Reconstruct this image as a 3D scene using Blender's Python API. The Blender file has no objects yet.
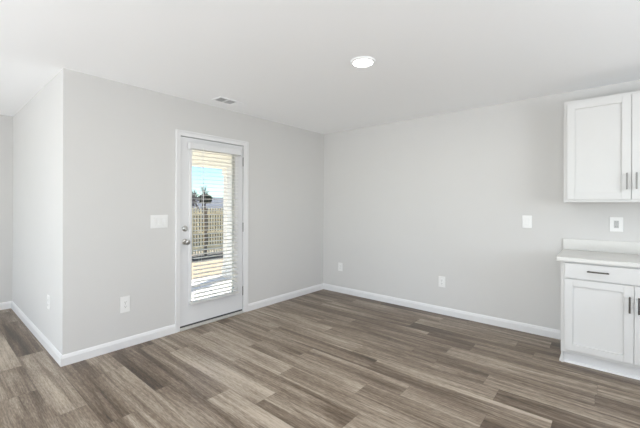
import bpy, bmesh, math, random
from mathutils import Vector, Matrix
random.seed(7)
S = bpy.context.scene
COL = S.collection

# ------------------------------------------------------------------ camera
F, YAW, CY, CH, CX, CYD, ROLL = 336.02, 0.70214, 204.97, 1.3245, 3.3853, 4.0897, 0.0032
right = Vector((math.cos(YAW), math.sin(YAW), 0)); fwd = Vector((-math.sin(YAW), math.cos(YAW), 0)); up = Vector((0, 0, 1))
c_, s_ = math.cos(ROLL), math.sin(ROLL)
ax = right*c_ + up*s_; ay = up*c_ - right*s_; az = -fwd
cam_d = bpy.data.cameras.new('camera'); cam = bpy.data.objects.new('camera', cam_d); COL.objects.link(cam)
cam.matrix_world = Matrix(((ax.x, ay.x, az.x, CX), (ax.y, ay.y, az.y, -CYD), (ax.z, ay.z, az.z, CH), (0, 0, 0, 1)))
cam_d.sensor_width = 36; cam_d.lens = F/640*36; cam_d.shift_y = (CY-214)/640; cam_d.clip_start = .05; cam_d.clip_end = 400
S.camera = cam

# ------------------------------------------------------------------ world, sun, window daylight, added fill lights, exposure
S.view_settings.view_transform = 'Standard'; S.view_settings.look = 'None'
S.view_settings.gamma = 1; S.view_settings.use_curve_mapping = False; S.view_settings.exposure = 0.23
S.cycles.use_denoising = True; S.cycles.max_bounces = 14; S.cycles.diffuse_bounces = 10
S.cycles.sample_clamp_indirect = 4
SUNDIR = Vector((-.36, .90, .55)).normalized()          # towards the sun
w = bpy.data.worlds.new('sky'); S.world = w; w.use_nodes = True
nt = w.node_tree; bg = nt.nodes['Background']; sky = nt.nodes.new('ShaderNodeTexSky'); sky.sky_type = 'NISHITA'
sky.sun_disc = False; sky.sun_elevation = math.asin(SUNDIR.z); sky.sun_rotation = math.atan2(SUNDIR.x, SUNDIR.y)
sky.air_density = 1.2; sky.dust_density = 0; sky.ozone_density = 4
tint = nt.nodes.new('ShaderNodeMixRGB'); tint.blend_type = 'MULTIPLY'; tint.inputs[0].default_value = 1; tint.inputs[2].default_value = (.62, .84, 1.10, 1)
nt.links.new(sky.outputs[0], tint.inputs[1]); nt.links.new(tint.outputs[0], bg.inputs[0]); bg.inputs[1].default_value = .21
def light(name, kind, loc, direction, energy, color=(1, 1, 1), **kw):
    d = bpy.data.lights.new(name, kind); o = bpy.data.objects.new(name, d); COL.objects.link(o)
    o.location = loc; o.rotation_euler = Vector(direction).to_track_quat('-Z', 'Y').to_euler()
    d.energy = energy; d.color = color
    for k, v in kw.items(): setattr(d, k, v)
    return o
light('sun', 'SUN', (4, 12, 9), -SUNDIR, 14, (1, .95, .86), angle=.009)
light('front_window_daylight', 'AREA', (-.75, -8.85, 1.25), (0, 1, .35), 48, (.90, .95, 1), shape='RECTANGLE', size=2.6, size_y=2.0)
light('front_fill', 'AREA', (3.3, -8.85, 1.3), (0, 1, .5), 10, (.90, .96, 1), shape='RECTANGLE', size=2.4, size_y=2.0)  # general fill, set in an added window behind the camera
light('ceiling_fill', 'AREA', (2.3, -6.6, .25), (0, .34, 1), 205, (.93, .96, .985), shape='RECTANGLE', size=4.5, size_y=2.6)  # added fill facing up to brighten the ceiling, no room fixture
light('right_wall_fill', 'AREA', (5.5, -2.4, 1.5), (-1, 0, .6), 46, (.92, .96, 1), shape='RECTANGLE', size=2.1, size_y=1.1)  # fill from an added, unseen window, lifts ceiling and door wall

# ------------------------------------------------------------------ materials
def mat(name, col, rough=.5, metal=0, spec=.5, noise=0, nscale=30, bump=0, bscale=200, emit=None, estr=0):
    m = bpy.data.materials.new(name); m.use_nodes = True; n = m.node_tree; b = n.nodes['Principled BSDF']
    b.inputs['Base Color'].default_value = (*col, 1); b.inputs['Roughness'].default_value = rough
    b.inputs['Metallic'].default_value = metal; b.inputs['Specular IOR Level'].default_value = spec
    tc = n.nodes.new('ShaderNodeTexCoord')
    if noise:
        t = n.nodes.new('ShaderNodeTexNoise'); t.inputs['Scale'].default_value = nscale; t.inputs['Detail'].default_value = 4
        n.links.new(tc.outputs['Object'], t.inputs['Vector'])
        r = n.nodes.new('ShaderNodeValToRGB')
        r.color_ramp.elements[0].position = .3; r.color_ramp.elements[1].position = .7
        r.color_ramp.elements[0].color = (*[max(0, x*(1-noise)) for x in col], 1)
        r.color_ramp.elements[1].color = (*[min(1, x*(1+noise)) for x in col], 1)
        n.links.new(t.outputs['Fac'], r.inputs[0]); n.links.new(r.outputs[0], b.inputs['Base Color'])
    if bump:
        t = n.nodes.new('ShaderNodeTexNoise'); t.inputs['Scale'].default_value = bscale
        n.links.new(tc.outputs['Object'], t.inputs['Vector'])
        bp = n.nodes.new('ShaderNodeBump'); bp.inputs['Strength'].default_value = bump; bp.inputs['Distance'].default_value = .001
        n.links.new(t.outputs['Fac'], bp.inputs['Height']); n.links.new(bp.outputs[0], b.inputs['Normal'])
    if emit:
        b.inputs['Emission Color'].default_value = (*emit, 1); b.inputs['Emission Strength'].default_value = estr
    return m
M = {}
M['wall'] = mat('wall_paint', (.655, .649, .638), .75, spec=.25, noise=.006, nscale=3, bump=.12, bscale=260)
M['ceiling'] = mat('ceiling_paint', (.935, .945, .955), .85, spec=.2, bump=.1, bscale=200)
M['trim'] = mat('trim_paint', (.78, .78, .785), .35, noise=.005, nscale=5)
M['door'] = mat('door_paint', (.74, .745, .755), .35, noise=.005, nscale=4)
M['cabinet'] = mat('cabinet_paint', (.67, .667, .658), .38, noise=.005, nscale=6)
M['counter'] = mat('white_quartz', (.67, .662, .638), .3, noise=.008, nscale=60)
M['plastic'] = mat('white_plastic', (.83, .83, .82), .35, noise=.004)
M['insert'] = mat('plastic_insert', (.50, .50, .495), .4, noise=.004)
M['slot'] = mat('socket_slot', (.12, .12, .12), .6, noise=.02)
M['nickel'] = mat('satin_nickel', (.48, .47, .45), .32, 1, noise=.05)
M['darknickel'] = mat('brushed_pull_metal', (.10, .09, .08), .4, 1, noise=.05)
M['pullgrey'] = mat('satin_grey_metal', (.30, .295, .285), .45, .8, noise=.04)
M['slat'] = mat('blind_slat', (.90, .90, .89), .45, noise=.004)
_m = M['slat']; _n = _m.node_tree; _t = _n.nodes.new('ShaderNodeBsdfTranslucent'); _t.inputs[0].default_value = (.9, .9, .88, 1); _x = _n.nodes.new('ShaderNodeMixShader'); _x.inputs[0].default_value = .6
_n.links.new(_n.nodes['Principled BSDF'].outputs[0], _x.inputs[1]); _n.links.new(_t.outputs[0], _x.inputs[2]); _n.links.new(_x.outputs[0], _n.nodes['Material Output'].inputs[0])
M['dark'] = mat('dark_gap', (.05, .05, .05), .8, noise=.05)
M['ventdark'] = mat('duct_interior', (.22, .22, .22), .8, noise=.05)
M['concrete'] = mat('patio_concrete', (.66, .65, .63), .85, noise=.05, nscale=12)
M['white_ext'] = mat('exterior_white', (.88, .87, .85), .5, noise=.01)
M['soffit'] = mat('soffit_panel', (.93, .91, .86), .7, noise=.02)
M['siding'] = mat('exterior_siding', (.6, .57, .52), .8, noise=.04)
M['picket'] = mat('pine_picket', (.86, .73, .48), .85, noise=.18, nscale=6)
M['post'] = mat('weathered_post', (.20, .15, .10), .9, noise=.2, nscale=8)
M['straw'] = mat('straw_lawn', (.42, .32, .21), .95, noise=.25, nscale=9)
M['ground_strip'] = mat('dark_ground', (.035, .03, .028), .95, noise=.4, nscale=25)  # plain dark colour of the ground strip by the fence
M['roof'] = mat('shingle_roof', (.11, .12, .15), .9, noise=.25, nscale=5)
M['bark'] = mat('bark', (.10, .085, .08), .9, noise=.2, nscale=9)
M['evergreen'] = mat('evergreen_leaves', (.022, .034, .02), .9, noise=.3, nscale=6)
M['thresh'] = mat('threshold_metal', (.62, .61, .58), .4, .3, noise=.02)
M['lamp'] = mat('lamp_diffuser', (.9, .9, .9), .5, emit=(1, .98, .94), estr=10)

gl = bpy.data.materials.new('clear_glass'); gl.use_nodes = True; n = gl.node_tree; n.nodes.remove(n.nodes['Principled BSDF'])
tr = n.nodes.new('ShaderNodeBsdfTransparent'); gs = n.nodes.new('ShaderNodeBsdfGlossy'); gs.inputs['Roughness'].default_value = .02
fr = n.nodes.new('ShaderNodeFresnel'); fr.inputs[0].default_value = 1.45; mx = n.nodes.new('ShaderNodeMixShader')
tr.inputs[0].default_value = (.95, .97, .96, 1)
n.links.new(fr.outputs[0], mx.inputs[0]); n.links.new(tr.outputs[0], mx.inputs[1]); n.links.new(gs.outputs[0], mx.inputs[2])
n.links.new(mx.outputs[0], n.nodes['Material Output'].inputs[0]); M['glass'] = gl

# floor: vinyl planks, tone per plank in a colour attribute, grain from stretched noise
fm = bpy.data.materials.new('vinyl_plank'); fm.use_nodes = True; n = fm.node_tree; b = n.nodes['Principled BSDF']; L = n.links.new
def N(t, **kw):
    o = n.nodes.new(t)
    for k, v in kw.items(): setattr(o, k, v)
    return o
def math_(op, a, b2=None, clamp=False):
    o = N('ShaderNodeMath', operation=op, use_clamp=clamp)
    for i, v in enumerate((a, b2)):
        if v is None: continue
        if isinstance(v, (int, float)): o.inputs[i].default_value = v
        else: L(v, o.inputs[i])
    return o.outputs[0]
tc = N('ShaderNodeTexCoord'); at = N('ShaderNodeAttribute', attribute_name='plank'); sp = N('ShaderNodeSeparateColor'); L(at.outputs['Color'], sp.inputs[0])
sx = N('ShaderNodeSeparateXYZ'); L(tc.outputs['Object'], sx.inputs[0])
off = math_('MULTIPLY', sp.outputs[1], 71.0)
def grain(fx, fy, det, dist=0):
    cb = N('ShaderNodeCombineXYZ'); L(math_('ADD', math_('MULTIPLY', sx.outputs[0], fx), off), cb.inputs[0]); L(math_('ADD', math_('MULTIPLY', sx.outputs[1], fy), off), cb.inputs[1]); L(off, cb.inputs[2])
    t = N('ShaderNodeTexNoise'); t.inputs['Scale'].default_value = 1; t.inputs['Detail'].default_value = det; t.inputs['Distortion'].default_value = dist
    L(cb.outputs[0], t.inputs['Vector']); return t.outputs['Fac']
g1 = grain(.8, 11, 5, 1.2); g2 = grain(1.8, 75, 3); g3 = grain(22, 190, 3, .4); g4 = grain(.6, 5, 2)
def cen(g, k): return math_('MULTIPLY', math_('SUBTRACT', g, .5), k)
v = math_('ADD', math_('ADD', math_('MULTIPLY', sp.outputs[0], .66), .19), cen(g1, 1.05)); v = math_('ADD', v, cen(g2, .7)); v = math_('ADD', v, cen(g3, .75)); v = math_('ADD', v, cen(g4, 1.0))
rp = N('ShaderNodeValToRGB'); e = rp.color_ramp.elements
e[0].position = 0; e[0].color = (.045, .030, .019, 1); e[1].position = 1; e[1].color = (.52, .445, .36, 1)
for p, c in ((.3, (.125, .089, .061)), (.55, (.235, .185, .138)), (.78, (.39, .327, .257))):
    q = e.new(p); q.color = (*c, 1)
L(v, rp.inputs[0])
uv = N('ShaderNodeUVMap', uv_map='UVMap'); su = N('ShaderNodeSeparateXYZ'); L(uv.outputs[0], su.inputs[0])   # u, v = distance to nearest edge trick in metres
def edge(s, ln):   # s in metres from the start, ln full length
    return math_('MINIMUM', s, math_('SUBTRACT', ln, s))
ev = edge(su.outputs[1], .18); eu = edge(su.outputs[0], math_('MULTIPLY', sp.outputs[2], 2.0))
em = math_('MINIMUM', ev, eu); seam = math_('GREATER_THAN', .0016, em)
mxc = N('ShaderNodeMixRGB', blend_type='MULTIPLY'); L(math_('MULTIPLY', seam, .35), mxc.inputs[0]); L(rp.outputs[0], mxc.inputs[1]); mxc.inputs[2].default_value = (.25, .22, .2, 1)
L(mxc.outputs[0], b.inputs['Base Color'])
L(math_('ADD', .31, math_('MULTIPLY', g2, .14)), b.inputs['Roughness']); b.inputs['Specular IOR Level'].default_value = .38
bp = N('ShaderNodeBump'); bp.inputs['Strength'].default_value = .12; bp.inputs['Distance'].default_value = .001; L(g2, bp.inputs['Height']); L(bp.outputs[0], b.inputs['Normal'])
M['floor'] = fm

# ------------------------------------------------------------------ mesh helpers
class MB:
    def __init__(s): s.bm = bmesh.new()
    def box(s, x0, x1, y0, y1, z0, z1, bev=0, seg=1, rot=None, pivot=None):
        r = bmesh.ops.create_cube(s.bm, size=1); vs = r['verts']
        for v in vs: v.co = Vector(((x0+x1)/2+v.co.x*(x1-x0), (y0+y1)/2+v.co.y*(y1-y0), (z0+z1)/2+v.co.z*(z1-z0)))
        if rot is not None:
            pv = Vector(pivot) if pivot else Vector(((x0+x1)/2, (y0+y1)/2, (z0+z1)/2))
            for v in vs: v.co = pv + rot @ (v.co-pv)
        if bev:
            es = list({e for v in vs for e in v.link_edges})
            bmesh.ops.bevel(s.bm, geom=es, offset=bev, segments=seg, affect='EDGES', profile=.5)
        return s
    def cyl(s, a, b, r, r2=None, n=20, cap=True):
        a = Vector(a); b = Vector(b); d = b-a; r2 = r if r2 is None else r2
        m = Matrix.Translation((a+b)/2) @ d.to_track_quat('Z', 'Y').to_matrix().to_4x4()
        bmesh.ops.create_cone(s.bm, cap_ends=cap, segments=n, radius1=r, radius2=r2, depth=d.length, matrix=m); return s
    def sph(s, c, r, sc=(1, 1, 1), n=16):
        m = Matrix.Translation(c) @ Matrix.Diagonal((*sc, 1)); bmesh.ops.create_uvsphere(s.bm, u_segments=n, v_segments=n//2+2, radius=r, matrix=m); return s
    def lathe(s, prof, org, axis, n=28):          # profile of (radius, height) turned about an axis
        q = Vector(axis).to_track_quat('Z', 'Y').to_matrix(); rings = []
        for r, h in prof:
            rings.append([s.bm.verts.new(Vector(org)+q@Vector((r*math.cos(2*math.pi*k/n), r*math.sin(2*math.pi*k/n), h))) for k in range(n)])
        for a, b in zip(rings, rings[1:]):
            for k in range(n): s.bm.faces.new((a[k], a[(k+1) % n], b[(k+1) % n], b[k]))
        s.bm.faces.new(rings[0][::-1]); s.bm.faces.new(rings[-1]); return s
    def prism(s, prof, a, b, nrm, ma=0, mb=0):                # profile (out, z) swept from a to b; nrm = outward direction
        a = Vector(a); b = Vector(b); nrm = Vector(nrm); al = (b-a).normalized()     # ma, mb = mitre at the ends
        A = [s.bm.verts.new(a+nrm*o-al*o*ma+Vector((0, 0, z))) for o, z in prof]; B = [s.bm.verts.new(b+nrm*o+al*o*mb+Vector((0, 0, z))) for o, z in prof]
        k = len(prof)
        for i in range(k): s.bm.faces.new((A[i], A[(i+1) % k], B[(i+1) % k], B[i]))
        s.bm.faces.new(A[::-1]); s.bm.faces.new(B); return s
    def build(s, name, m, parent=None, smooth=False):
        bmesh.ops.recalc_face_normals(s.bm, faces=s.bm.faces[:])
        me = bpy.data.meshes.new(name); s.bm.to_mesh(me); s.bm.free(); me.materials.append(M[m] if isinstance(m, str) else m)
        if smooth:
            me.polygons.foreach_set('use_smooth', [True]*len(me.polygons))
            try: me.set_sharp_from_angle(angle=math.radians(35))
            except Exception: pass
        o = bpy.data.objects.new(name, me); COL.objects.link(o)
        if parent: o.parent = parent; o.matrix_parent_inverse = parent.matrix_world.inverted()
        return o
def struct(o): o['kind'] = 'structure'; return o
def tag(o, label, cat, group=None):
    o['label'] = label; o['category'] = cat
    if group: o['group'] = group
    return o
def empty(name, loc, rz=0):
    o = bpy.data.objects.new(name, None); COL.objects.link(o); o.empty_display_size = .1
    o.location = loc; o.rotation_euler = (0, 0, rz); return o
def child(mb, name, m, parent, smooth=False, label=None):      # geometry given in the parent's own frame
    o = mb.build(name, m, None, smooth); o.parent = parent
    if label: o['label'] = label
    return o

# ------------------------------------------------------------------ room shell
H = 2.44; LN = 3.3486; MW = 2.3745; T = .14; XR = 5.6; YB = -9.0
DY0, DY1, DZ = -2.375, -1.525, 2.07          # door opening in the left wall
m = MB(); m.box(-T, 0, -LN, DY0, 0, H); m.box(-T, 0, DY1, T, 0, H); m.box(-T, 0, DY0, DY1, DZ, H); struct(m.build('wall_left', 'wall'))
struct(MB().box(0, XR, 0, T, 0, H).build('wall_back', 'wall'))
struct(MB().box(-MW-T, -T, -LN, -LN+T, 0, H).build('wall_return', 'wall'))
struct(MB().box(-MW-T, -MW, YB-T, -LN, 0, H).build('wall_far_left', 'wall'))
m = MB()                                      # wall behind the camera with two window openings, the second added for fill light
for a, b_ in ((-MW, -2.05), (.55, 2.1), (4.5, XR)): m.box(a, b_, YB-T, YB, 0, H)
for a, b_ in ((-2.05, .55), (2.1, 4.5)): m.box(a, b_, YB-T, YB, 0, .25); m.box(a, b_, YB-T, YB, 2.25, H)
struct(m.build('wall_front', 'wall'))
m = MB(); m.box(XR, XR+T, YB-T, -3.5, 0, H); m.box(XR, XR+T, -1.3, T, 0, H); m.box(XR, XR+T, -3.5, -1.3, 0, .9); m.box(XR, XR+T, -3.5, -1.3, 2.1, H)  # opening for the added, unseen fill window
struct(m.build('wall_right', 'wall'))
def window(i, horiz, a, b_, pos, z0, z1):
    f = MB(); w_ = .05
    def bx(p0, p1, q0, q1):
        if horiz: f.box(p0, p1, pos-.03, pos+.03, q0, q1)
        else: f.box(pos-.03, pos+.03, p0, p1, q0, q1)
    bx(a, b_, z0, z0+w_); bx(a, b_, z1-w_, z1)
    for x in (a, (a+b_)/2-w_/2, b_-w_): bx(x, x+w_, z0+w_, z1-w_)
    o = struct(f.build('window_%d' % i, 'trim'))
    p = MB()
    if horiz: p.box(a+w_, b_-w_, pos-.004, pos+.004, z0+w_, z1-w_)
    else: p.box(pos-.004, pos+.004, a+w_, b_-w_, z0+w_, z1-w_)
    p.build('pane', 'glass', o)
window(1, True, -2.05, .55, YB-.09, .25, 2.25); window(2, True, 2.1, 4.5, YB-.09, .25, 2.25); window(3, False, -3.5, -1.3, XR+.09, .9, 2.1)  # the last pair are unseen additions that hold fill lights
m = MB(); m.box(-T, XR+T, -LN, T, H, H+.15); m.box(-MW-T, XR+T, YB-T, -LN, H, H+.15); struct(m.build('ceiling', 'ceiling'))

# floor: rows of planks 18 cm wide; some rows carry the plank joints and tones seen in the photo
W = .18; Y0 = -.142
ROWS = {  # row: [(x of plank start, tone)...]
    -1: [(-.1, .45), (1.1, .3), (2.2, .42)],
    0: [(0, .36), (.75, .5), (1.95, .42), (3.0, .36)],
    1: [(0, .33), (.55, .42), (1.75, .52), (2.75, .4)],
    2: [(0, .30), (.5, .5), (1.75, .30), (2.91, .5)],
    3: [(0, .4), (.8, .50), (2.0, .27), (2.45, .55), (3.6, .4)],
    4: [(0, .45), (1.2, .35), (2.3, .5), (3.35, .48)],
    5: [(0, .52), (.9, .34), (2.05, .50), (3.34, .28)],
    6: [(0, .62), (1.15, .45), (2.3, .40), (2.7, .56)],
    7: [(0, .4), (.5, .62), (1.65, .50), (2.81, .28), (4.0, .5)],
    8: [(0, .55), (.70, .28), (1.91, .62), (3.145, .24)],
    9: [(0, .38), (.15, .36), (1.34, .66), (2.30, .62), (2.82, .27)],
    10: [(0, .6), (.85, .60), (2.05, .52)],
    11: [(0, .5), (.25, .72), (1.45, .5), (2.6, .58)],
    12: [(0, .66), (1.0, .50), (2.2, .6)],
    13: [(0, .38), (.42, .70), (1.62, .30), (2.8, .55)],
    14: [(0, .2), (.12, .34), (1.33, .70), (2.5, .5)],
    15: [(0, .25), (.1, .33), (.95, .50), (2.1, .5)],
    16: [(0, .45), (.39, .62), (1.6, .42), (2.7, .5)],
    17: [(-2.3, .4), (-1.1, .45), (-.1, .22), (1.1, .42)],
    18: [(-2.2, .35), (-1.68, .24), (-.48, .46), (.78, .56)],
    19: [(-2.3, .5), (-1.45, .66), (-.25, .42), (.3, .38), (1.5, .5)],
    20: [(-2.1, .45), (-.9, .58), (.3, .5)],
}
bmf = bmesh.new(); cl = bmf.loops.layers.float_color.new('plank'); ul = bmf.loops.layers.uv.new('UVMap')
k = -1
while True:
    yt = Y0-W*k; yb = yt-W
    if yt < YB: break
    xmin = 0.0 if yb > -LN-.01 else -MW
    st = list(ROWS.get(k, []))
    if not st: st = [(xmin-random.uniform(0, 1.1), random.choice((.3, .42, .5, .55, .62)))]
    while st[-1][0]+1.22 < XR: st.append((st[-1][0]+1.22, random.choice((.27, .36, .42, .5, .55, .64))))
    if st[0][0] > xmin: st.insert(0, (st[0][0]-1.22, .45))
    for i, (x, t) in enumerate(st):
        x2 = st[i+1][0] if i+1 < len(st) else x+1.22
        a = max(x, xmin-.0); b2 = min(x2, XR); ya = min(yt, 0); yc = max(yb, YB)
        if b2-a < .001 or ya-yc < .001: continue
        f = bmf.faces.new([bmf.verts.new(p) for p in ((a, yc, 0), (b2, yc, 0), (b2, ya, 0), (a, ya, 0))])
        rnd = random.random(); ln = x2-x
        for lp, (px, py) in zip(f.loops, ((a, yc), (b2, yc), (b2, ya), (a, ya))):
            lp[cl] = (t+(.05 if k > 5 else -.03), rnd, min(1, ln/2), 1); lp[ul].uv = (px-x, yt-py)
    k += 1
me = bpy.data.meshes.new('floor'); bmf.to_mesh(me); bmf.free(); me.materials.append(fm)
flo = bpy.data.objects.new('floor', me); COL.objects.link(flo); struct(flo)
m = MB(); m.box(-T, XR+T, -LN, T, -.14, -.002); m.box(-MW-T, XR+T, YB-T, -LN, -.14, -.002); struct(m.build('floor_slab', 'concrete'))

# baseboards
BB = [(0, 0), (.014, 0), (.014, .062), (.011, .070), (.0085, .080), (.0045, .087), (.0, .089)]
def base(name, segs):
    m = MB()
    for a, b_, nr, *mi in segs: m.prism(BB, a, b_, nr, *mi)
    struct(m.build(name, 'trim'))
base('baseboard_left', [((0, -LN, 0), (0, -2.404, 0), (1, 0, 0), 1, 0), ((0, -1.479, 0), (0, 0, 0), (1, 0, 0), 0, -1)])
base('baseboard_back', [((.0, 0, 0), (3.104, 0, 0), (0, -1, 0), -1, 0)])
base('baseboard_return', [((-MW, -LN, 0), (0, -LN, 0), (0, -1, 0), -1, 1)])
base('baseboard_far_left', [((-MW, YB, 0), (-MW, -LN, 0), (1, 0, 0), 0, -1)])
base('baseboard_front', [((-MW, YB, 0), (XR, YB, 0), (0, 1, 0))])
base('baseboard_right', [((XR, YB, 0), (XR, -.7, 0), (-1, 0, 0))])

# ------------------------------------------------------------------ door
SY0, SY1, SZ0, SZ1 = -2.350, -1.555, .044, 2.040
m = MB(); cw = .052                               # casing with a stepped profile + jambs + stop
def cas(y0, y1, z0, z1, vert, inner):
    m.box(0, .012, y0, y1, z0, z1, .002)
for (y0, y1, z0, z1) in ((-2.404, SY0-.004, 0, 2.104), (SY1+.006, -1.479, 0, 2.104), (SY0-.004, SY1+.006, SZ1+.006, 2.104)):
    m.box(.0, .011, y0, y1, z0, z1, .0015)
m.box(.011, .017, -2.404, -2.386, 0, 2.104, .002); m.box(.011, .017, -1.497, -1.479, 0, 2.104, .002); m.box(.011, .017, -2.386, -1.497, 2.086, 2.104, .002)
struct(m.build('trim_1', 'trim'))
m = MB()
m.box(-T-.01, .0, DY0, SY0-.004, 0, DZ); m.box(-T-.01, .0, SY1+.006, DY1, 0, DZ); m.box(-T-.01, 0, SY0-.004, SY1+.006, SZ1+.006, DZ)
m.box(-.065, -.052, SY0-.004, SY0+.012, .03, SZ1); m.box(-.065, -.052, SY1-.01, SY1+.006, .03, SZ1); m.box(-.065, -.052, SY0, SY1, SZ1-.01, SZ1+.006)
struct(m.build('trim_2', 'trim'))
m = MB(); m.box(-T-.03, .022, SY0-.004, SY1+.006, 0, .020, .004); m.box(-.07, .002, SY0-.004, SY1+.006, .02, .027, .002)
struct(m.build('trim_3', 'thresh'))
LY0, LY1, LZ0, LZ1 = -2.232, -1.665, .262, 1.935    # lite opening
m = MB(); X0, X1 = -.050, -.006
m.box(X0, X1, SY0, LY0, SZ0, SZ1); m.box(X0, X1, LY1, SY1, SZ0, SZ1); m.box(X0, X1, LY0, LY1, SZ0, LZ0); m.box(X0, X1, LY0, LY1, LZ1, SZ1)
door = struct(m.build('door_1', 'door'))
MB().box(-.051, -.004, SY0, SY1, .0275, .044, 0).build('sweep', 'dark', door)
m = MB(); fw = .032                                 # raised lite frame both sides
for xa, xb in ((-.006, .006), (-.062, -.050)):
    m.box(xa, xb, LY0-.022, LY0+fw-.022, LZ0-.022, LZ1+.022, .003); m.box(xa, xb, LY1-fw+.022, LY1+.022, LZ0-.022, LZ1+.022, .003)
    m.box(xa, xb, LY0+fw-.022, LY1-fw+.022, LZ0-.022, LZ0-.022+fw, .003); m.box(xa, xb, LY0+fw-.022, LY1-fw+.022, LZ1+.022-fw, LZ1+.022, .003)
m.build('lite_frame', 'trim', door)
MB().box(-.031, -.025, LY0, LY1, LZ0, LZ1).build('pane', 'glass', door)
m = MB(); m.box(-.040, -.018, SY0-.004, SY0-.0005, .03, SZ1+.003); m.box(-.040, -.018, SY1+.0005, SY1+.006, .03, SZ1+.003); m.box(-.040, -.016, SY0-.004, SY1+.006, SZ1+.0008, SZ1+.006)
m.build('weatherstrip', 'dark', door)
# knob, deadbolt
KY = -2.297
m = MB(); m.lathe([(.031, 0), (.031, .004), (.026, .009), (.012, .012), (.0105, .034), (.016, .040), (.025, .050), (.0275, .062), (.024, .073), (.012, .078)], (X1, KY, .930), (1, 0, 0)); m.build('knob', 'nickel', door, True)
m = MB(); m.lathe([(.030, 0), (.030, .006), (.026, .012), (.022, .014)], (X1, KY, 1.070), (1, 0, 0)); m.box(.006, .026, KY-.004, KY+.004, 1.070-.016, 1.070+.016, .002); m.build('deadbolt', 'nickel', door, True)
for z in (1.85, 1.05, .27):
    m = MB()
    for i in range(5): m.cyl((.003, SY1+.003, z-.05+i*.02), (.003, SY1+.003, z-.0305+i*.02), .0062, n=14)
    m.cyl((.003, SY1+.003, z+.0495), (.003, SY1+.003, z+.056), .0075, .003, n=14); m.cyl((.003, SY1+.003, z-.056), (.003, SY1+.003, z-.0505), .003, .0075, n=14)
    m.build('hinge', 'pullgrey', door, True)

# blind mounted on the door, over the glass
BX = .034                                           # slat centre distance from wall plane
bl = empty('window_blind', (BX, (LY0+LY1)/2, LZ0)); tag(bl, 'white horizontal slat blind mounted over the glass of the patio door', 'blind')
by0, by1 = -2.262, -1.640; cyb = (LY0+LY1)/2
def B(y): return y-cyb
m = MB(); m.box(-.027, .030, B(by0-.010), B(by1+.010), 1.916-LZ0, 1.978-LZ0, .004); child(m, 'headrail', 'door', bl)
m = MB(); zt, zb, pit = 1.895, .30, .0425; sw = .024
kk = 0; z = zt; random.seed(3)
while z > zb:
    rot = Matrix.Rotation(math.radians(4), 3, 'Y')
    z_ = z-LZ0; tk = .0016
    a0, a1 = B(LY0+.006), B(LY1+.003)
    pr = [(-sw, -.0015), (-sw/2, .0008), (0, .0018), (sw/2, .0008), (sw, -.0015)]
    top = [(x, h+tk) for x, h in pr]; poly = pr+top[::-1]
    A = [m.bm.verts.new(rot@Vector((x, 0, h))+Vector((0, a0, z_))) for x, h in poly]; C2 = [m.bm.verts.new(rot@Vector((x, 0, h))+Vector((0, a1, z_))) for x, h in poly]
    q = len(poly)
    for i in range(q): m.bm.faces.new((A[i], A[(i+1) % q], C2[(i+1) % q], C2[i]))
    m.bm.faces.new(A[::-1]); m.bm.faces.new(C2); z -= pit
child(m, 'slats', 'slat', bl)
m = MB(); m.box(-.024, .026, B(by0+.004), B(by1-.0), .003, .026, .004); child(m, 'bottom_rail', 'slat', bl)
for y in (LY0+.09, LY1-.09):
    m = MB()
    for x in (-.0255, .0255): m.cyl((x, B(y), .02), (x, B(y), 1.93-LZ0), .0011, n=6)
    child(m, 'ladder_cord', 'slat', bl)
m = MB(); m.cyl((.033, B(-2.128), 1.925-LZ0), (.036, B(-2.128), 1.15-LZ0), .0035, n=10); m.cyl((.033, B(-2.128), 1.92-LZ0), (.03, B(-2.128), 1.94-LZ0), .003, n=8); child(m, 'wand', 'slat', bl, True)
for y in (by0-.012, by1+.012):
    child(MB().box(-.024, .032, B(y)-.002, B(y)+.002, 1.912-LZ0, 1.982-LZ0, .001), 'end_bracket', 'trim', bl)

# ------------------------------------------------------------------ wall plates.  Own frame: plate in x-z, facing -y
def outlet(name, loc, rz, wd, ht, label):
    t = empty(name, loc, rz); tag(t, label, 'electrical outlet')
    child(MB().box(-wd/2, wd/2, -.0055, 0, -ht/2, ht/2, .003, 2), 'cover_plate', 'plastic', t)
    for s in (1, -1):
        m = MB(); m.box(-.0165, .0165, -.0085, -.005, s*.0195-.014, s*.0195+.014, .004, 2); sk = child(m, 'socket', 'plastic', t)
        m = MB(); m.box(-.0075, -.0050, -.0092, -.0080, s*.0195-.002, s*.0195+.007); m.box(.0050, .0075, -.0092, -.0080, s*.0195-.001, s*.0195+.006); m.cyl((0, -.0080, s*.0195-.0085), (0, -.0092, s*.0195-.0085), .0026, n=10)
        child(m, 'slot', 'slot', sk)
    child(MB().cyl((0, -.005, 0), (0, -.0068, 0), .003, n=10), 'screw', 'nickel', t); return t
def switch(name, loc, rz, wd, ht, gangs, label, rocker=True, cat='light switch'):
    t = empty(name, loc, rz); tag(t, label, cat)
    child(MB().box(-wd/2, wd/2, -.0055, 0, -ht/2, ht/2, .003, 2), 'cover_plate', 'plastic', t)
    for g in range(gangs):
        x = (g-(gangs-1)/2)*.046
        fr_ = child(MB().box(x-.0168, x+.0168, -.0068, -.005, -.0335, .0335, .001), 'switch_frame', 'trim', t)
        m = MB(); m.box(x-.0148, x+.0148, -.0105, -.006, -.031, .031, .0015, rot=Matrix.Rotation(math.radians(4 if g % 2 else -4), 3, 'X')); child(m, 'rocker', 'plastic', fr_)
        for s in (1, -1): child(MB().cyl((x, -.005, s*.048), (x, -.0064, s*.048), .0026, n=10), 'screw', 'plastic', t)
    return t
LW = math.pi/2        # turns a plate facing -y into one facing +x
outlet('wall_outlet', (0, -2.877, .400), LW, .084, .148, 'white duplex outlet low on the wall between the outer corner and the glass door')
outlet('wall_outlet', (.336, 0, .388), 0, .080, .124, 'small white duplex outlet low on the back wall, nearest the inner room corner')
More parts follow.
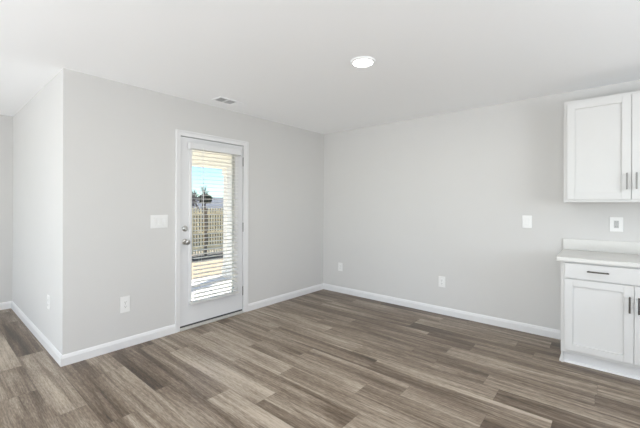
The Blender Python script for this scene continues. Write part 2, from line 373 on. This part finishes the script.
outlet('wall_outlet', (1.877, 0, .394), 0, .082, .130, 'white duplex outlet low on the back wall, below and left of the light switch')
outlet('wall_outlet', (-.455, -LN, .435), 0, .080, .128, 'outlet seen edge-on on the bright return wall left of the outer corner')
switch('light_switch', (0, -2.567, 1.155), LW, .170, .130, 3, 'wide white light switch plate at hand height left of the patio door')
switch('light_switch', (2.768, 0, 1.156), 0, .086, .130, 1, 'narrow white light switch at hand height on the back wall left of the cabinets')
# outlet above the backsplash
t = empty('wall_outlet', (3.470, 0, 1.156), 0); tag(t, 'white outlet with square centre above the counter backsplash under the upper cabinet', 'electrical outlet')
child(MB().box(-.047, .047, -.006, 0, -.066, .066, .003, 2), 'cover_plate', 'plastic', t)
sk = child(MB().box(-.0168, .0168, -.0085, -.0055, -.0335, .0335, .001), 'socket', 'insert', t)
for s in (1, -1):
    m = MB(); m.box(-.0070, -.0050, -.0092, -.0080, s*.02-.002, s*.02+.006); m.box(.0050, .0070, -.0092, -.0080, s*.02-.001, s*.02+.005)
    child(m, 'slot', 'slot', sk)
child(MB().box(-.010, .010, -.0100, -.0080, -.005, .005, .001), 'test_button', 'insert', sk)

# ------------------------------------------------------------------ ceiling lamp and register
t = empty('recessed_light', (1.948, -1.880, H)); tag(t, 'round lit recessed light with white trim in the ceiling', 'ceiling light')
m = MB(); n_ = 40
prof = [(.098, 0), (.098, -.004), (.090, -.011), (.078, -.013), (.074, -.009), (.074, 0)]
rings = [[m.bm.verts.new((r*math.cos(2*math.pi*i/n_), r*math.sin(2*math.pi*i/n_), h)) for i in range(n_)] for r, h in prof]
for a, b_ in zip(rings, rings[1:]):
    for i in range(n_): m.bm.faces.new((a[i], a[(i+1) % n_], b_[(i+1) % n_], b_[i]))
child(m, 'trim_ring', 'ceiling', t, True)
child(MB().lathe([(.0735, -.001), (.0735, -.006), (.060, -.011), (.035, -.014), (.008, -.015)], (0, 0, 0), (0, 0, 1), 36), 'diffuser', 'lamp', t, True)
lo = light('recessed_lamp_light', 'AREA', (1.948, -1.880, H-.02), (0, 0, -1), 9, (1, .97, .92), shape='DISK', size=.14)

t = empty('ceiling_register', (.285, -1.945, H)); tag(t, 'white louvred air vent in the ceiling above the patio door', 'air vent')
hx, hy = .082, .172
m = MB(); fz = -.007
m.box(-hx, -hx+.022, -hy, hy, fz, 0, .002); m.box(hx-.022, hx, -hy, hy, fz, 0, .002); m.box(-hx+.022, hx-.022, -hy, -hy+.022, fz, 0, .002); m.box(-hx+.022, hx-.022, hy-.022, hy, fz, 0, .002)
m.box(-hx+.022, hx-.022, -.058, -.046, fz, 0, .001); m.box(-hx+.022, hx-.022, .046, .058, fz, 0, .001)
child(m, 'frame', 'ceiling', t)
child(MB().box(-hx+.020, hx-.020, -hy+.02, hy-.02, -.0012, -.0002), 'duct_opening', 'ventdark', t)
for sec, (a, b_, ang) in enumerate(((-hy+.022, -.058, 0), (-.046, .046, 1), (.058, hy-.022, 2))):
    m = MB()
    if ang == 2:
        y = a+.006
        while y < b_: m.box(-hx+.024, hx-.024, y-.005, y+.005, -.0062, -.0050, rot=Matrix.Rotation(math.radians(-12), 3, 'X')); y += .0115
    else:
        x = -hx+.030
        while x < hx-.024: m.box(x-.0035, x+.0035, a, b_, -.0050, -.0042, rot=Matrix.Rotation(math.radians(38), 3, 'Y')); x += .0125
    child(m, 'louvre_bank', 'ceiling', t)

# ------------------------------------------------------------------ cabinets
def shaker(mb, x0, x1, z0, z1, yf, rail, th=.019, rec=.012):   # door slab facing -y with recessed panel
    mb.box(x0, x0+rail, yf, yf+th, z0, z1, .0012); mb.box(x1-rail, x1, yf, yf+th, z0, z1, .0012)
    mb.box(x0+rail, x1-rail, yf, yf+th, z1-rail, z1, .0012); mb.box(x0+rail, x1-rail, yf, yf+th, z0, z0+rail, .0012)
    mb.box(x0+rail-.002, x1-rail+.002, yf+rec, yf+th-.001, z0+rail-.002, z1-rail+.002)
def pull(x, z, yf, vertical, ln=.136):
    m = MB(); h = ln/2
    if vertical:
        m.box(x-.0055, x+.0055, yf-.034, yf-.024, z-h, z+h, .002)
        for s in (1, -1): m.cyl((x, yf-.026, z+s*(h-.012)), (x, yf, z+s*(h-.012)), .0045, n=10)
    else:
        m.box(x-h, x+h, yf-.034, yf-.024, z-.0055, z+.0055, .002)
        for s in (1, -1): m.cyl((x+s*(h-.012), yf-.026, z), (x+s*(h-.012), yf, z), .0045, n=10)
    return m
UX0, UX1, UZ0, UZ1, UD = 3.104, 4.018, 1.357, 2.262, -.310
u = empty('upper_cabinet', (UX0, 0, UZ0)); tag(u, 'white shaker two-door wall cabinet hung above the counter', 'cabinet')
def part(mb, name, m_, par, **k): return child_world(mb, name, m_, par, **k)
def child_world(mb, name, m_, par, smooth=False, label=None):
    loc = Vector((0, 0, 0)); p = par
    while p: loc += p.location; p = p.parent
    for v in mb.bm.verts: v.co -= loc
    return child(mb, name, m_, par, smooth, label)
m = MB(); m.box(UX0, UX0+.016, UD, -.001, UZ0, UZ1); m.box(UX1-.016, UX1, UD, -.001, UZ0, UZ1); m.box(UX0+.016, UX1-.016, UD, -.001, UZ1-.016, UZ1); m.box(UX0+.016, UX1-.016, UD, -.001, UZ0+.018, UZ0+.034); m.box(UX0+.016, UX1-.016, -.01, -.001, UZ0+.034, UZ1-.016)
m.box(UX0, UX0+.038, UD-.019, UD, UZ0, UZ1, .001); m.box(UX1-.038, UX1, UD-.019, UD, UZ0, UZ1, .001); m.box(UX0+.038, UX1-.038, UD-.019, UD, UZ1-.038, UZ1, .001); m.box(UX0+.038, UX1-.038, UD-.019, UD, UZ0, UZ0+.038, .001)
m.box(3.561-.019, 3.561+.019, UD-.019, UD, UZ0+.038, UZ1-.038)
child_world(m, 'body', 'cabinet', u)
yf = UD-.019-.020
for x0, x1, hx_ in ((3.128, 3.5535, 3.526), (3.5565, 3.994, 3.584)):
    m = MB(); shaker(m, x0, x1, UZ0+.024, UZ1-.022, yf, .058); d = child_world(m, 'door', 'cabinet', u)
    child_world(pull(hx_, 1.528, yf, True), 'handle', 'pullgrey', d, label='satin metal bar handle')

b0 = empty('base_cabinet', (3.107, 0, 0)); tag(b0, 'white shaker base cabinet with one drawer over two doors', 'cabinet')
BX0, BX1, BD, BT = 3.107, 4.021, -.585, .862
m = MB(); m.box(BX0, BX0+.016, BD+.004, -.001, .0, .098); m.box(BX0, BX0+.016, BD, -.001, .098, BT); m.box(BX1-.016, BX1, BD, -.001, .0, BT); m.box(BX0+.016, BX1-.016, BD, -.001, .105, .121); m.box(BX0+.016, BX1-.016, -.01, -.001, .121, BT)
m.box(BX0, BX0+.038, BD-.019, BD, .098, BT, .001); m.box(BX1-.038, BX1, BD-.019, BD, .098, BT, .001)
for z0, z1 in ((.098, .136), (.700, .738), (.832, BT)): m.box(BX0+.038, BX1-.038, BD-.019, BD, z0, z1, .001)
m.box(3.564-.019, 3.564+.019, BD-.019, BD, .136, .70)
child_world(m, 'body', 'cabinet', b0)
yf = BD-.019-.020
for x0, x1, hx_ in ((3.134, 3.5575, 3.533), (3.5605, 3.994, 3.585)):
    m = MB(); shaker(m, x0, x1, .128, .718, yf, .056); d = child_world(m, 'door', 'cabinet', b0)
    child_world(pull(hx_, .577, yf, True, .125), 'handle', 'darknickel', d, label='brushed metal bar handle')
m = MB(); m.box(3.134, 3.994, yf, yf+.019, .728, .850, .0015); d = child_world(m, 'drawer', 'cabinet', b0)
for x in (3.348, 3.780): child_world(pull(x, .796, yf, False, .136), 'handle', 'darknickel', d, label='brushed metal bar handle')
m = MB(); m.box(BX0-.0, BX1, BD+.030, BD+.046, 0, .098); child_world(m, 'toe_board', 'trim', b0)
m = MB()
m.prism([(0, 0), (.014, 0), (.013, .008), (.009, .014), (0, .018)], (BX0-.012, BD+.030, 0), (BX1, BD+.030, 0), (0, -1, 0)); m.box(BX0-.012, BX0-.0002, BD+.018, -.016, 0, .018, .003)
child_world(m, 'shoe_moulding', 'trim', b0)

ct = tag(empty('countertop', (3.077, 0, .868)), 'white countertop slab with a low backsplash on the base cabinet', 'countertop')
child_world(MB().box(3.077, 4.06, -.640, -.001, .8625, .8960, .004, 2), 'slab', 'counter', ct)
child_world(MB().box(3.077, 4.06, -.020, -.001, .8965, 1.003, .002, 2), 'backsplash', 'counter', ct)

# ------------------------------------------------------------------ outside
struct(MB().box(-1.80, -T, -3.20, .10, -.20, -.05).box(-2.35, -1.95, -3.20, .14, -.20, -.05).build('patio_slab', 'concrete'))  # slab split by a gap that stands in for a shadow line
struct(MB().box(-MW-T-.02, -T-.001, -3.208, -3.20, -.2, 2.7).build('exterior_siding', 'siding'))
m = MB(); m.box(-2.30, -T-.001, -3.195, .10, 2.36, 2.42); struct(m.build('porch_ceiling', 'soffit'))
m = MB(); m.box(-2.34, -2.14, -3.19, .12, 2.02, 2.36, .004); m.box(-2.13, -T-.001, .0, .06, 2.24, 2.36, .004); m.box(-2.36, -T-.001, -3.19, .14, 2.42, 2.52)
struct(m.build('porch_beam', 'soffit'))
t = tag(empty('porch_column', (-2.2, -.1, -.05)), 'square white porch column outside the glass door', 'column')
child_world(MB().box(-2.25, -2.13, -.335, .12, .12, 1.90, .006), 'shaft', 'white_ext', t)
child_world(MB().box(-2.27, -2.11, -.355, .14, -.05, .12, .006), 'base', 'white_ext', t)
child_world(MB().box(-2.27, -2.11, -.355, .14, 1.90, 2.02, .006), 'capital', 'white_ext', t)
# sloping lawn
m = MB(); vs = [m.bm.verts.new(p) for p in ((-T, -14, -.17), (-T, 25, -.17), (-2.3, 25, -.17), (-2.3, -14, -.17), (-7.2, 25, -.36), (-7.2, -14, -.36), (-60, 60, -.9), (-60, -14, -.9))]
m.bm.faces.new((vs[0], vs[1], vs[2], vs[3])); m.bm.faces.new((vs[3], vs[2], vs[4], vs[5])); m.bm.faces.new((vs[5], vs[4], vs[6], vs[7]))
struct(m.build('ground', 'straw'))
m = MB(); vs = [m.bm.verts.new(p) for p in ((-5.35, -3, -.275), (-5.35, 12, -.275), (-6.9, 12, -.335), (-6.9, -3, -.335))]; m.bm.faces.new(vs)  # flat dark strip on the ground along the fence foot
o = m.build('dark_ground_strip', 'ground_strip'); o['kind'] = 'structure'
f_ = tag(empty('picket_fence', (-6.5, 1, -.33)), 'pale wooden picket fence with dark post across the yard', 'fence')
m = MB(); y = -2.0; i = 0
while y < 7.0:
    zt = 1.215+random.uniform(-.012, .012); m.box(-6.50, -6.486, y, y+.058, -.24, zt-.02); m.box(-6.50, -6.482, y+.010, y+.048, zt-.02, zt); y += .096
child_world(m, 'pickets', 'picket', f_)
for z in (.98, .36, -.12): child_world(MB().box(-6.535, -6.501, -2, 7, z, z+.085), 'rail', 'picket', f_)
for y in (-.58, 1.83, 4.24, 6.65): child_world(MB().box(-6.481, -6.45, y-.04, y+.04, -.33, 1.20, .004), 'post', 'post', f_)
# far hedge behind the fence seen through its gaps
def bush(name, c, r, sc, n_, label, cat, matn, leaf=.12, seed=1):
    random.seed(seed); m = MB()
    for _ in range(n_):
        th = random.uniform(0, 2*math.pi); ph = math.acos(random.uniform(-1, 1)); rr = r*random.uniform(.55, 1)**.5
        p = Vector((c[0]+rr*sc[0]*math.sin(ph)*math.cos(th), c[1]+rr*sc[1]*math.sin(ph)*math.sin(th), c[2]+rr*sc[2]*math.cos(ph)))
        a = Vector((random.gauss(0, 1), random.gauss(0, 1), random.gauss(0, 1))).normalized(); b_ = a.orthogonal().normalized()
        s = leaf*random.uniform(.6, 1.3)
        v_ = [m.bm.verts.new(p+a*s), m.bm.verts.new(p+b_*s*.5), m.bm.verts.new(p-a*s), m.bm.verts.new(p-b_*s*.5)]; m.bm.faces.new(v_)
    o = empty(name, (c[0], c[1], -.6)); tag(o, label, cat)
    child_world(m, 'foliage', matn, o); child_world(MB().cyl((c[0], c[1], -.9), (c[0], c[1], c[2]), .12, .05, 8), 'trunk', 'bark', o)
bush('evergreen_tree', (-22, 11.1, 1.80), .50, (1.1, 1.2, .7), 170, 'dark dense evergreen bush standing behind the fence', 'tree', 'evergreen', .16, 4)
random.seed(21); m = MB()
for _ in range(5200):
    p = Vector((-9.2+random.uniform(-.5, .5), random.uniform(-1, 9), random.uniform(-.5, .98))); a = Vector((random.gauss(0, 1), random.gauss(0, 1), random.gauss(0, 1))).normalized(); b_ = a.orthogonal().normalized(); s = random.uniform(.06, .13)
    m.bm.faces.new([m.bm.verts.new(q) for q in (p+a*s, p+b_*s*.6, p-a*s, p-b_*s*.6)])
tag(m.build('hedge', 'evergreen'), 'dark greenery glimpsed through the gaps of the picket fence', 'hedge')
nh = tag(empty('neighbor_house', (-29, 16, -.6)), 'neighbouring house beyond the fence with a long grey shingle roof', 'house')
child_world(MB().box(-33, -26.5, 9, 24, -.9, .9), 'walls', 'siding', nh)
m = MB(); m.prism([(-.2, .85), (3.5, 2.15), (7.2, .85), (7.2, .75), (-.2, .75)], (-26.3, 8.4, 0), (-26.3, 24.6, 0), (-1, 0, 0)); child_world(m, 'roof', 'roof', nh)
def tree(c, h, seed, label):
    random.seed(seed); m = MB()
    def br(p, d, ln, r, dep):
        e_ = p+d*ln; m.cyl(p, e_, r, r*.65, 5 if dep < 2 else 3, False)
        if dep >= 5: return
        for _ in range(3 if dep < 4 else 4):
            nd = (d+Vector((random.gauss(0, .42), random.gauss(0, .42), random.gauss(.10, .25)))).normalized()
            br(p+d*ln*random.uniform(.55, 1), nd, ln*random.uniform(.6, .8), r*.6, dep+1)
    o = empty('bare_tree', c); tag(o, label, 'tree', None)
    m2 = MB(); br(Vector(c), Vector((0, 0, 1)), h*.30, h*.022, 0)
    child_world(m, 'branches', 'bark', o)
    m2.cyl(c, (c[0], c[1], c[2]+h*.3), h*.026, h*.018, 8); child_world(m2, 'trunk', 'bark', o)
tree((-17.6, 7.5, -.5), 3.7, 11, 'bare leafless tree behind the fence, leftmost and widest')
tree((-19.5, 9.3, -.5), 4.0, 5, 'tall thin bare tree between the leftmost tree and the evergreen')
tree((-22, 13.4, -.6), 2.9, 9, 'small bare tree behind the fence right of the evergreen')
